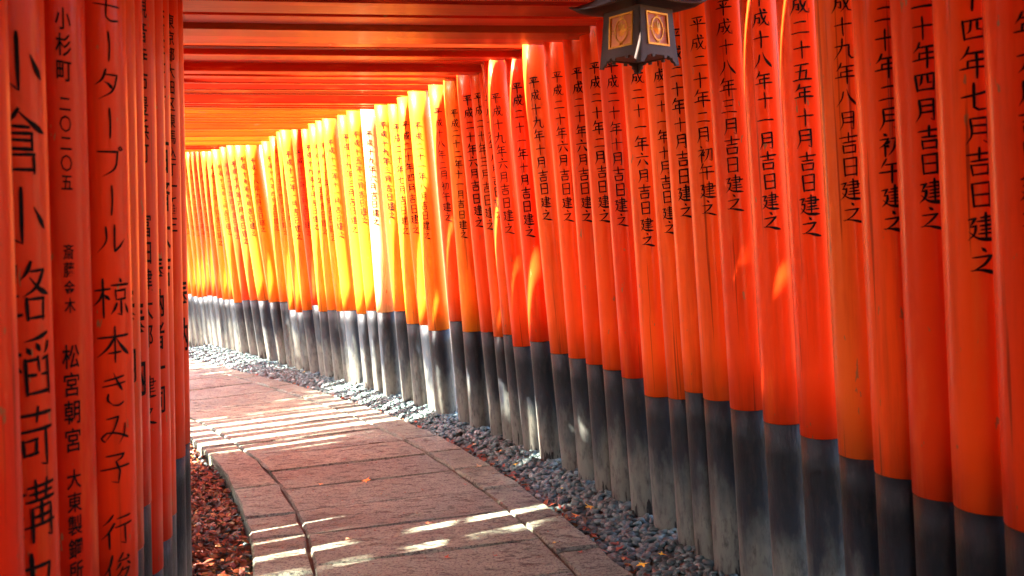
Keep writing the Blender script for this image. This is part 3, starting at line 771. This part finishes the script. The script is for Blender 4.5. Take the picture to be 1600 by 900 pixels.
# the joints seen in the middle row, then a regular rhythm on both sides of them
def rhythm(seen, step, lo=-2.6, hi=10.6, jit=.02):
    a = list(seen)
    while a[0] > lo: a.insert(0, a[0] - step + rs.uniform(-jit, jit))
    while a[-1] < hi: a.append(a[-1] + step + rs.uniform(-jit, jit))
    return a
run_of(LJ, RJ, stations(LJ, rhythm([3.56, 3.93, 4.27, 4.63, 4.98, 5.30, 5.63, 5.98, 6.33, 6.68], .37)), 1000)
run_of(LE, LJ, stations(LJ, rhythm([3.50, 3.95, 4.24, 4.72, 5.24, 5.66], .50)), 2000)
run_of(RJ, RE, stations(RJ, rhythm([3.30, 3.62, 4.02, 4.50, 4.87, 5.25, 5.60, 6.15, 6.62], .50)), 3000)

def bed(name, A, B, z, m):
    V, F = [], []
    for k in range(0, len(A), 2):
        y = A[k][1]
        a = joint_angle(y)
        q = cross(B, A[k][0], y, a)
        if q is None: continue
        V += [(A[k][0] + .03, y, z), (q.x - .03, q.y, z)]
    F = [(i, i + 1, i + 3, i + 2) for i in range(0, len(V) - 2, 2)]
    o = meshobj(name, mesh_from(name, V, F), Matrix.Identity(4), None, m)
    o['kind'] = 'structure'
bed('joint_sand', LE, RE, -.024, M_sand)

# earth far around, with a finer soil bed under the tunnel
def sheet(name, x0, x1, y0, y1, z, m, hill=False):
    nx, ny = (60, 60) if hill else (2, 2)
    V, F = [], []
    rr = random.Random(4)
    for j in range(ny + 1):
        for i in range(nx + 1):
            x = x0 + (x1 - x0) * i / nx; y = y0 + (y1 - y0) * j / ny
            zz = z
            if hill:
                d = math.hypot(x + 1, y - 4)
                zz += min(40, max(0, d - 14) * .22) * (.6 + .4 * math.sin(x * .05) * math.cos(y * .04)) + (rr.uniform(-.15, .15) if d > 8 else 0)
            V.append((x, y, zz))
    for j in range(ny):
        for i in range(nx):
            a = j * (nx + 1) + i
            F.append((a, a + 1, a + nx + 2, a + nx + 1))
    o = meshobj(name, mesh_from(name, V, F, hill), Matrix.Identity(4), None, m)
    o['kind'] = 'structure'
    return o
sheet('forest_ground', -400, 400, -400, 400, -.20, M_earth, True)
sheet('soil_bed', -9, 4.5, -4, 14, -.085, M_soil)

# unit pebble: a squashed, slightly dented ball
def ico(sub):
    bm = bmesh.new()
    bmesh.ops.create_icosphere(bm, subdivisions=sub, radius=1)
    V = [v.co.copy() for v in bm.verts]; F = [[v.index for v in f.verts] for f in bm.faces]
    bm.free()
    return V, F
PV, PF = ico(2)
def pebbles(name, spots, label):
    import numpy as np
    PVa = np.array([v[:] for v in PV]); PFa = np.array(PF)
    nv, nf = len(PVa), len(PFa)
    allV = np.empty((len(spots) * nv, 3)); allF = np.empty((len(spots) * nf, 3), dtype=np.int64)
    rg = np.random.default_rng(8)
    for i, (x, y, z, s) in enumerate(spots):
        sc = np.array([1, rg.uniform(.62, .85), rg.uniform(.38, .6)]) * s
        v = PVa * (1 + .10 * np.sin(PVa @ rg.normal(size=3) * 2.2 + rg.uniform(0, 6)))[:, None] * sc
        e = (rg.normal(0, .28), rg.normal(0, .28), rg.uniform(0, 6.28))
        m = np.array(Matrix.Rotation(e[2], 3, 'Z') @ Matrix.Rotation(e[0], 3, 'X') @ Matrix.Rotation(e[1], 3, 'Y'))
        allV[i * nv:(i + 1) * nv] = v @ m.T + (x, y, z)
        allF[i * nf:(i + 1) * nf] = PFa + i * nv
    me = bpy.data.meshes.new(name)
    me.vertices.add(len(allV)); me.vertices.foreach_set('co', allV.ravel())
    me.loops.add(allF.size); me.loops.foreach_set('vertex_index', allF.ravel())
    me.polygons.add(len(allF)); me.polygons.foreach_set('loop_start', range(0, allF.size, 3))
    me.polygons.foreach_set('use_smooth', [True] * len(allF))
    me.update(calc_edges=True)
    o = meshobj(name, me, Matrix.Identity(4), None, M_pebble)
    o['kind'] = 'stuff'; o['label'] = label; o['category'] = 'pebbles'
    return o
WR = sorted([(g[0], g[1]) for g in rows], key=lambda q: q[1])
WL = sorted([(g[7], g[8]) for g in rows], key=lambda q: q[1])
rg = random.Random(21)
spots = []
def dens(y): return 1.0
y = 1.2
while y < 10.3:
    xa, xb = interp(RE, y), interp(WR, y) + .16
    n = int((xb - xa) / .026 * 1.9)
    for _ in range(n):
        x = rg.uniform(xa - .02, xb)
        u = (x - xa) / (xb - xa)
        s = rg.uniform(.015, .026)
        lay = rg.random()
        z = -.052 + .042 * min(1, max(0, u * 2.2)) + lay * .022 + .012 * math.sin(x * 9 + y * 5)
        if x < xa + .018: z = min(z, -.022)
        spots.append((x, y + rg.uniform(-.013, .013), z, s))
    y += .0262
pebbles('pebbles', spots, 'smooth grey river pebbles between the path and the right pillars')
spots = []
y = .8
while y < 6.4:
    xa, xb = interp(WL, y) - .12, interp(LE, y)
    for _ in range(int((xb - xa) / .03 * (1.1 if y > 1.5 else .5))):
        x = rg.uniform(xa, xb - .004)
        near = 1 if xb - x < .05 else 0
        spots.append((x, y + rg.uniform(-.014, .014), -.078 + rg.uniform(0, .016) + near * rg.uniform(0, .02), rg.uniform(.011, .020)))
    y += .028
pebbles('pebbles', spots, 'dark pebbles among red leaf litter left of the path')

# ------------------------------------------------------------------ leaves
def litter(name, n, region, label):
    V, F = [], []
    for _ in range(n):
        x, y, z = region()
        L = rg.uniform(.010, .024); w = L * rg.uniform(.35, .6)
        M3 = Matrix.Rotation(rg.uniform(0, 6.28), 3, 'Z') @ Matrix.Rotation(rg.gauss(0, .45), 3, 'X') @ Matrix.Rotation(rg.gauss(0, .45), 3, 'Y')
        cup = rg.uniform(-.35, .6) * w
        b0 = len(V)
        for p in ((-L, 0, cup * .6), (-L * .3, w, cup), (L * .4, w * .8, cup), (L, 0, cup * .3), (L * .4, -w * .8, cup), (-L * .3, -w, cup), (0, 0, 0)):
            q = M3 @ Vector(p)
            V.append((q.x + x, q.y + y, q.z + z))
        for k in range(6): F.append((b0 + k, b0 + (k + 1) % 6, b0 + 6))
    o = meshobj(name, mesh_from(name, V, F), Matrix.Identity(4), None, M_litter)
    o['kind'] = 'stuff'; o['label'] = label; o['category'] = 'fallen leaves'
    return o
def left_strip():
    y = rg.uniform(1.2, 6.0)
    xa, xb = interp(WL, y) - .1, interp(LE, y)
    return rg.uniform(xa, xb - .01), y, -.062 + rg.uniform(0, .03)
litter('leaf_litter', 7500, left_strip, 'rust red dry leaf litter heaped beside the left edge of the path')
def right_edge():
    y = rg.uniform(2.6, 9.0) if rg.random() < .4 else rg.uniform(3.2, 5.6)
    return interp(RE, y) + abs(rg.gauss(0, .045)) + .005, y, -.018 + rg.uniform(0, .012)
litter('leaf_litter', 190, right_edge, 'scattered tan leaf scraps along the right edge of the slabs')
def crumbs():
    y = rg.uniform(2.5, 9.5)
    return rg.uniform(interp(LE, y) + .03, interp(RE, y) - .03), y, .006
def crumb_mesh():
    V, F = [], []
    for _ in range(420):
        x, y, z = crumbs()
        s = rg.uniform(.002, .006)
        b0 = len(V); a0 = rg.uniform(0, 6)
        for k in range(5):
            a = a0 + k * 1.256
            V.append((x + math.cos(a) * s * rg.uniform(.6, 1.4), y + math.sin(a) * s * rg.uniform(.5, 1), z + rg.uniform(-.001, .002)))
        V.append((x, y, z + .003))
        for k in range(5): F.append((b0 + k, b0 + (k + 1) % 5, b0 + 5))
    o = meshobj('leaf_crumbs', mesh_from('leaf_crumbs', V, F), Matrix.Identity(4), None, M_litter)
    o['kind'] = 'stuff'; o['label'] = 'tiny brown leaf crumbs and grit strewn over the paving'; o['category'] = 'grit'
crumb_mesh()

def maple(x, y, z, size, m, label, seed, tiltd=12):
    rnd = random.Random(seed)
    V = [(0, 0, 0)]
    lobes = [(-2.25, .55), (-1.15, .85), (0, 1.0), (1.15, .85), (2.25, .55)]
    ring = []
    for k, (a, l) in enumerate(lobes):
        a2 = a + math.pi / 2
        for da, f_ in ((-.42, .38), (-.17, .70), (0, 1.0), (.17, .70)):
            ring.append((a2 + da, l * f_ * rnd.uniform(.9, 1.08)))
    ring.append((lobes[-1][0] + math.pi / 2 + .42, .3))
    ring.append((math.pi * 1.5, .12))
    for a, l in ring:
        V.append((math.cos(a) * l * size / 2, math.sin(a) * l * size / 2, (l ** 2) * size * .16 * math.sin(a * 2 + seed)))
    F = [(0, k, k + 1) for k in range(1, len(ring))] + [(0, len(ring), 1)]
    # stalk
    b0 = len(V)
    V += [(-.012 * size, -.05 * size, 0), (.012 * size, -.05 * size, 0), (.05 * size, -.55 * size, .05 * size), (.03 * size, -.55 * size, .05 * size)]
    F.append((b0, b0 + 1, b0 + 2, b0 + 3))
    Mx = Matrix.Translation((x, y, z)) @ Matrix.Rotation(rnd.uniform(0, 6.28), 4, 'Z') @ Matrix.Rotation(R(rnd.uniform(-tiltd, tiltd)), 4, 'X')
    o = meshobj('fallen_leaf', mesh_from('fallen_leaf', V, F), Mx, None, m)
    o['label'] = label; o['category'] = 'leaf'; o['group'] = 'single fallen leaves'
LEAVES = [
(-.82, 4.68, .010, .085, M_leaforange, 'largest orange leaf lying flat in the middle of the path'),
(-1.05, 4.65, .010, .042, M_leaforange, 'small orange leaf just left of the large one on the path'),
(.56, 3.50, .012, .058, M_leafyellow, 'bright yellow leaf on the pebbles at the lower right, nearest the pillars'),
(.47, 3.41, .012, .07, M_leafyellow, 'golden leaf on the pebbles beside the lower right path edge'),
(.33, 4.11, .012, .07, M_leafyellow, 'wide yellow leaf half way along the pebble strip'),
(.26, 4.00, .012, .06, M_leaforange, 'orange leaf on the pebbles just below the wide yellow one'),
(.21, 4.42, .010, .03, M_leafyellow, 'tiny yellow leaf beside the pale pebbles at a pillar foot'),
(-.09, 4.22, .010, .026, M_leafred, 'small red leaf in the right long joint of the paving'),
(.24, 3.56, .010, .036, M_leafred, 'red leaf on the lower right edging slab'),
(-.11, 3.56, .010, .028, M_leafred, 'small dark red leaf near the bottom of the right joint'),
(.14, 3.68, .010, .03, M_leafyellow, 'pale yellow sliver of leaf on the lower right edging slab'),
(-.28, 4.55, .010, .036, M_leafred, 'red leaf close to the right joint, above the sunlit streaks'),
(-.22, 4.87, .010, .06, M_leafbrown, 'tan leaf lying on the right edging slab'),
(-.02, 4.90, .006, .05, M_leafyellow, 'yellow leaf wedged between edging slab and pebbles'),
(-.11, 5.18, .008, .06, M_leaforange, 'orange leaf on the pebbles farther up the right path edge'),
(-.12, 4.99, .006, .05, M_leafbrown, 'curled tan leaf on the right path edge'),
(-.27, 5.36, .008, .05, M_leafbrown, 'tan leaf on the pebbles farthest up the right edge'),
(-.31, 3.56, .010, .042, M_leafred, 'maroon leaf near the bottom centre of the path'),
(-.76, 3.82, .010, .04, M_leafbrown, 'pale brown leaf near the left joint at the bottom'),
(-.42, 3.98, .010, .03, M_leafred, 'dark red leaf under the lowest sunlit streak'),
(-1.02, 5.13, .010, .045, M_leafred, 'red leaf on a long joint in the upper middle of the path'),
(-1.96, 8.24, .006, .05, M_leafyellow, 'yellow leaf on the far pebbles under the sunlit gates'),
]
for k, (x, y, z, s, m, lab) in enumerate(LEAVES):
    maple(x, y, z + .004, s, m, lab, 50 + k)
# a dark twig on the slabs
V, F = lathe([(.0015, 0), (.003, .01), (.0028, .05), (.0015, .1)], 6)
tw = meshobj('twig', mesh_from('twig', V, F), Matrix.Translation((-.93, 5.49, .008)) @ Matrix.Rotation(R(14), 4, 'Z') @ Matrix.Rotation(R(90), 4, 'Y'), None, M_bark)
tw['label'] = 'short dark twig lying across a slab in mid path'; tw['category'] = 'twig'

# ------------------------------------------------------------------ hanging lantern
LX, LY = .44, 2.96
LM = Matrix.Translation((LX, LY, 0)) @ Matrix.Rotation(R(-90 + 8.3), 4, 'Z')      # +x points to the viewer: a corner
LAN = empty('hanging_lantern', Matrix.Translation((LX, LY, 1.855)) @ Matrix.Rotation(0, 4, 'Z'), 'dark bronze hanging lantern with gilt lattice windows under the beams', 'lantern')
YAW = R(-90 - 8.5 + 3)
def corner(k, rad): 
    a = YAW + k * math.pi / 2
    return Vector((LX + rad * math.cos(a), LY + rad * math.sin(a)))
def face_frame(k):
    """frame of side k: origin under its middle at z = 0, x along the side as seen from outside, y up, z outwards"""
    a, b_ = corner(k, 1), corner(k + 1, 1)
    c = (a + b_) / 2
    out = (c - Vector((LX, LY))).normalized()
    xd = Vector((-out.y, out.x))
    M4 = Matrix(((xd.x, 0, out.x, LX), (xd.y, 0, out.y, LY), (0, 1, 0, 0), (0, 0, 0, 1)))
    return M4
def plate(poly, z0, z1):
    n = len(poly)
    V = [(x, y, z0) for x, y in poly] + [(x, y, z1) for x, y in poly]
    F = [tuple(range(n - 1, -1, -1)), tuple(range(n, 2 * n))] + [(k, (k + 1) % n, n + (k + 1) % n, n + k) for k in range(n)]
    return V, F
def merge(parts):
    V, F = [], []
    for v, f in parts:
        b0 = len(V); V += v; F += [tuple(b0 + i for i in q) for q in f]
    return V, F
hs_top, hs_bot = .078, .091            # half side of the body at its top and at the feet
ZT, ZB = 2.036, 1.858
def hs(z): 
    u = (ZT - z) / (ZT - ZB)
    return hs_top + (hs_bot - hs_top) * (u ** 1.5)
wz0, wz1 = 1.916, 2.020
for k in range(4):
    fm = face_frame(k)
    dist = lambda z: hs(z)
    parts = []
    # stiles, top rail and the scalloped apron, all leaning with the body
    w = .051
    def q(poly):
        n = len(poly)
        V = [(x, y, hs(y) - .006) for x, y in poly] + [(x, y, hs(y)) for x, y in poly]
        F = [tuple(range(n - 1, -1, -1)), tuple(range(n, 2 * n))] + [(i, (i + 1) % n, n + (i + 1) % n, n + i) for i in range(n)]
        return V, F
    parts.append(q([(-hs(wz0), wz0), (-w, wz0), (-w, wz1), (-hs(wz1), wz1)]))
    parts.append(q([(w, wz0), (hs(wz0), wz0), (hs(wz1), wz1), (w, wz1)]))
    parts.append(q([(-hs(wz1), wz1), (hs(wz1), wz1), (hs(ZT), ZT), (-hs(ZT), ZT)]))
    lowp = [(-hs(ZB), ZB), (-.070, ZB), (-.066, 1.866), (-.058, 1.868), (-.056, 1.880), (-.030, 1.882), (-.026, 1.876), (-.016, 1.876), (-.012, 1.884), (.012, 1.884), (.016, 1.876), (.026, 1.876), (.030, 1.882), (.056, 1.880), (.058, 1.868), (.066, 1.866), (.070, ZB), (hs(ZB), ZB), (hs(wz0), wz0), (-hs(wz0), wz0)]
    # split the apron in convex pieces
    top = 1.886
    parts.append(q([(-hs(top), top), (hs(top), top), (hs(wz0), wz0), (-hs(wz0), wz0)]))
    for s in (-1, 1):
        leg = [(hs(ZB), ZB), (hs(1.868), 1.868), (hs(top), top), (.060, top), (.062, 1.872), (.072, 1.866), (.075, ZB)]
        leg = [(s * x, y) for x, y in leg]
        if s > 0: leg = leg[::-1]
        leg = leg[::-1] if s > 0 else leg[::-1]
        parts.append(q(leg))
        parts.append(q([(s * .034, 1.878), (s * .022, 1.878), (s * .022, top), (s * .034, top)][::(-s)]))
        parts.append(q([(s * .060, 1.880), (s * .048, 1.882), (s * .046, top), (s * .060, top)][::(-s)]))
    V, F = merge(parts)
    wl = meshobj('lantern_wall', mesh_from('lantern_wall', V, F), fm, LAN, M_bronze)
    # window: rosy screen, gilt frame, lattice bars, oval emblem
    zc = (wz0 + wz1) / 2; hh = (wz1 - wz0) / 2
    def dz(y, o): return hs(y) + o
    def strip(poly, o0, o1):
        n = len(poly)
        V = [(x, y, hs(y) + o0) for x, y in poly] + [(x, y, hs(y) + o1) for x, y in poly]
        F = [tuple(range(n - 1, -1, -1)), tuple(range(n, 2 * n))] + [(i, (i + 1) % n, n + (i + 1) % n, n + i) for i in range(n)]
        return V, F
    V, F = strip([(-w, wz0), (w, wz0), (w, wz1), (-w, wz1)], -.005, -.003)
    sc = meshobj('window_screen', mesh_from('window_screen', V, F), fm, LAN, M_panel)
    bars = []
    for (x0, x1, y0, y1) in ((-w, w, wz0, wz0 + .006), (-w, w, wz1 - .006, wz1), (-w, -w + .006, wz0 + .006, wz1 - .006), (w - .006, w, wz0 + .006, wz1 - .006)):
        bars.append(strip([(x0, y0), (x1, y0), (x1, y1), (x0, y1)], -.003, .003))
    V, F = merge(bars)
    meshobj('window_frame', mesh_from('window_frame', V, F), fm, sc, M_gold)
    bars = []
    for s in (-1, 1):
        for o in (-.0045, .0045):
            a, b_ = sorted((s * .026, s * (w - .006)))
            bars.append(strip([(a, zc + o - .0014), (b_, zc + o - .0014), (b_, zc + o + .0014), (a, zc + o + .0014)], -.003, .001))
            a, b_ = sorted((s * .036, s * (hh - .006)))
            bars.append(strip([(o * .8 - .0013, zc + a), (o * .8 + .0013, zc + a), (o * .8 + .0013, zc + b_), (o * .8 - .0013, zc + b_)], -.003, .001))
    V, F = merge(bars)
    meshobj('lattice_bar', mesh_from('lattice_bar', V, F), fm, sc, M_gold)
    # oval ring with a petalled boss inside
    V, F = [], []
    nseg = 32
    for j in range(nseg):
        a = 2 * math.pi * j / nseg
        for rr_, o in ((1.0, -.003), (1.0, .001), (.88, .001), (.88, -.003)):
            V.append((.028 * rr_ * math.cos(a), zc + .038 * rr_ * math.sin(a), hs(zc + .038 * rr_ * math.sin(a)) + o))
    for j in range(nseg):
        for l in range(4):
            a = j * 4 + l; b_ = j * 4 + (l + 1) % 4
            c = ((j + 1) % nseg) * 4
            F.append((a, b_, c + (l + 1) % 4, c + l))
    b0 = len(V)
    V.append((0, zc, hs(zc) + .003))
    npt = 40
    for j in range(npt):
        a = 2 * math.pi * j / npt
        rr_ = .62 + .13 * math.cos(8 * a)
        V.append((.028 * rr_ * math.cos(a), zc + .038 * rr_ * math.sin(a), hs(zc) - .002))
    for j in range(npt): F.append((b0, b0 + 1 + j, b0 + 1 + (j + 1) % npt))
    meshobj('oval_emblem', mesh_from('oval_emblem', V, F, False), fm, sc, M_gold)
# roof: hollow curved pyramid, corners swept up
def roof_geo():
    V, F = [], []
    n_r, n_s = 10, 8
    for under in (0, 1):
        base = len(V)
        for i in range(n_r + 1):
            u = i / n_r
            for k in range(4):
                a, b_ = corner(k, 1), corner(k + 1, 1)
                for j in range(n_s):
                    v = j / n_s
                    e = abs(v - .5) * 2                   # 1 at the corners
                    q_ = a.lerp(b_, v) - Vector((LX, LY))
                    rad = .03 + (.222 - .03) * u
                    pinch = 1 - .10 * (1 - e ** 2) * u
                    z = 2.048 + .112 * (1 - u) ** 1.7 + .016 * u ** 2 * e ** 6 - under * (.005 + .004 * (1 - u))
                    V.append((LX + q_.x * rad * pinch, LY + q_.y * rad * pinch, z))
        m_ = 4 * n_s
        for i in range(n_r):
            for k in range(m_):
                a = base + i * m_ + k; b_ = base + i * m_ + (k + 1) % m_
                F.append((a, b_, b_ + m_, a + m_) if under else (a, a + m_, b_ + m_, b_))
    m_ = 4 * n_s
    o0, o1 = n_r * m_, (n_r + 1) * m_ + n_r * m_
    for k in range(m_):
        F.append((o0 + k, o1 + k, o1 + (k + 1) % m_, o0 + (k + 1) % m_))
    return V, F
V, F = roof_geo()
rf = meshobj('lantern_roof', mesh_from('lantern_roof', V, F, True), Matrix.Identity(4), LAN, M_bronze)
def tube(pts, rad, seg=8):
    V, F = [], []
    for i, p in enumerate(pts):
        a = pts[max(0, i - 1)]; b_ = pts[min(len(pts) - 1, i + 1)]
        d = (b_ - a).normalized()
        u = d.cross(Vector((0, 0, 1)))
        if u.length < .01: u = d.cross(Vector((1, 0, 0)))
        u.normalize(); w_ = d.cross(u)
        rr_ = rad[i] if isinstance(rad, list) else rad
        for k in range(seg):
            an = 2 * math.pi * k / seg
            V.append(tuple(p + u * rr_ * math.cos(an) + w_ * rr_ * math.sin(an)))
    for i in range(len(pts) - 1):
        for k in range(seg):
            a = i * seg + k; b_ = i * seg + (k + 1) % seg
            F.append((a, b_, b_ + seg, a + seg))
    F.append(tuple(range(seg - 1, -1, -1))); F.append(tuple(range((len(pts) - 1) * seg, len(pts) * seg)))
    return V, F
for k in range(4):
    d = (corner(k, 1) - Vector((LX, LY)))
    pts = []
    for j in range(13):                                   # scroll standing on each hip of the roof
        a = j / 12 * math.pi * 1.7
        rr_ = .020 * (1 - j / 12 * .6)
        c = Vector((LX, LY, 2.085)) + Vector((d.x, d.y, 0)) * .105
        pts.append(c + Vector((d.x, d.y, 0)) * (rr_ * math.cos(a)) + Vector((0, 0, rr_ * math.sin(a))))
    V, F = tube(pts, .0035)
    meshobj('roof_scroll', mesh_from('roof_scroll', V, F, True), Matrix.Identity(4), rf, M_bronze)
V, F = lathe([(.0, 2.150), (.022, 2.152), (.026, 2.165), (.014, 2.172), (.018, 2.185), (.012, 2.200), (.0, 2.206)], 20, False)
meshobj('finial', mesh_from('finial', V, F, True), Matrix.Translation((LX, LY, 0)), rf, M_bronze)
ring = [Vector((LX + .016 * math.cos(a), LY, 2.214 + .016 * math.sin(a))) for a in [k * math.pi / 10 for k in range(21)]]
V, F = tube(ring, .003)
meshobj('hanging_ring', mesh_from('hanging_ring', V, F, True), Matrix.Identity(4), LAN, M_bronze)
V, F = box_geo(-.07, .07, -.07, .07, 1.888, 1.894, .001)
meshobj('lantern_floor', mesh_from('lantern_floor', V, F), Matrix.Translation((LX, LY, 0)) @ Matrix.Rotation(YAW + math.pi / 4, 4, 'Z'), LAN, M_bronze)

# ------------------------------------------------------------------ the wood around the tunnel
def crown_mesh(seed, n, rad, hgt, thin):
    rnd = random.Random(seed)
    blobs = []
    for _ in range(16):
        a = rnd.uniform(0, 6.28); rr_ = rnd.uniform(0, .75) * rad
        blobs.append((Vector((rr_ * math.cos(a), rr_ * math.sin(a), rnd.uniform(-.5, .5) * hgt)), rnd.uniform(.28, .48) * rad))
    V, F = [], []
    for _ in range(n):
        c, br = rnd.choice(blobs)
        d = Vector((rnd.gauss(0, 1), rnd.gauss(0, 1), rnd.gauss(0, .8))).normalized() * br * rnd.uniform(.3, 1) ** .6
        p = c + d
        L = rnd.uniform(.07, .14) * thin
        M3 = Matrix.Rotation(rnd.uniform(0, 6.28), 3, 'Z') @ Matrix.Rotation(rnd.uniform(-1.1, 1.1), 3, 'X')
        b0 = len(V)
        for q in ((-L, 0, 0), (0, -L * .5, L * .12), (L, 0, 0), (0, L * .5, L * .12)):
            V.append(tuple(p + M3 @ Vector(q)))
        F.append((b0, b0 + 1, b0 + 2, b0 + 3))
    me = mesh_from('crown', V, F)
    me.materials.append(M_leaf)
    return me
CROWNS = [crown_mesh(1, 15000, 2.7, 3.2, 1.15), crown_mesh(2, 12000, 2.4, 3.8, 1.1), crown_mesh(3, 8000, 3.0, 3.0, 1.25)]
def trunk_mesh(seed, hgt, r0):
    rnd = random.Random(seed)
    parts = []
    pts = [Vector((rnd.uniform(-.12, .12) * k / 2, rnd.uniform(-.12, .12) * k / 2, -.4 + (hgt + .4) * k / 6)) for k in range(7)]
    parts.append(tube(pts, [r0 * (1.25 if k == 0 else 1 - k * .12) for k in range(7)], 12))
    for j in range(7):
        st = pts[3 + j % 4]
        a = j * 2.4 + rnd.uniform(-.3, .3)
        L = rnd.uniform(1.2, 2.1)
        bp = [st + Vector((math.cos(a) * L * u, math.sin(a) * L * u, L * (.35 * u + .35 * u * u))) for u in (0, .35, .7, 1)]
        parts.append(tube(bp, [r0 * .38, r0 * .26, r0 * .16, r0 * .06], 7))
    V, F = merge(parts)
    me = mesh_from('trunk', V, F, True)
    me.materials.append(M_bark)
    return me
TRUNKS = [trunk_mesh(1, 6.4, .20), trunk_mesh(2, 7.2, .24), trunk_mesh(3, 6.0, .17)]
for k, (x, y, c, s, cz, cs, lab) in enumerate(TREES):
    Mx = Matrix.Translation((x, y, -.2)) @ Matrix.Rotation(k * 1.7, 4, 'Z') @ Matrix.Scale(s, 4)
    T = empty('tree', Mx, lab, 'tree', 'trees of the wood around the tunnel')
    meshobj('trunk', TRUNKS[c], Mx, T)
    meshobj('crown', CROWNS[c], Matrix.Translation((x, y, cz)) @ Matrix.Rotation(k * 1.7, 4, 'Z') @ Matrix.Scale(cs, 4), T)
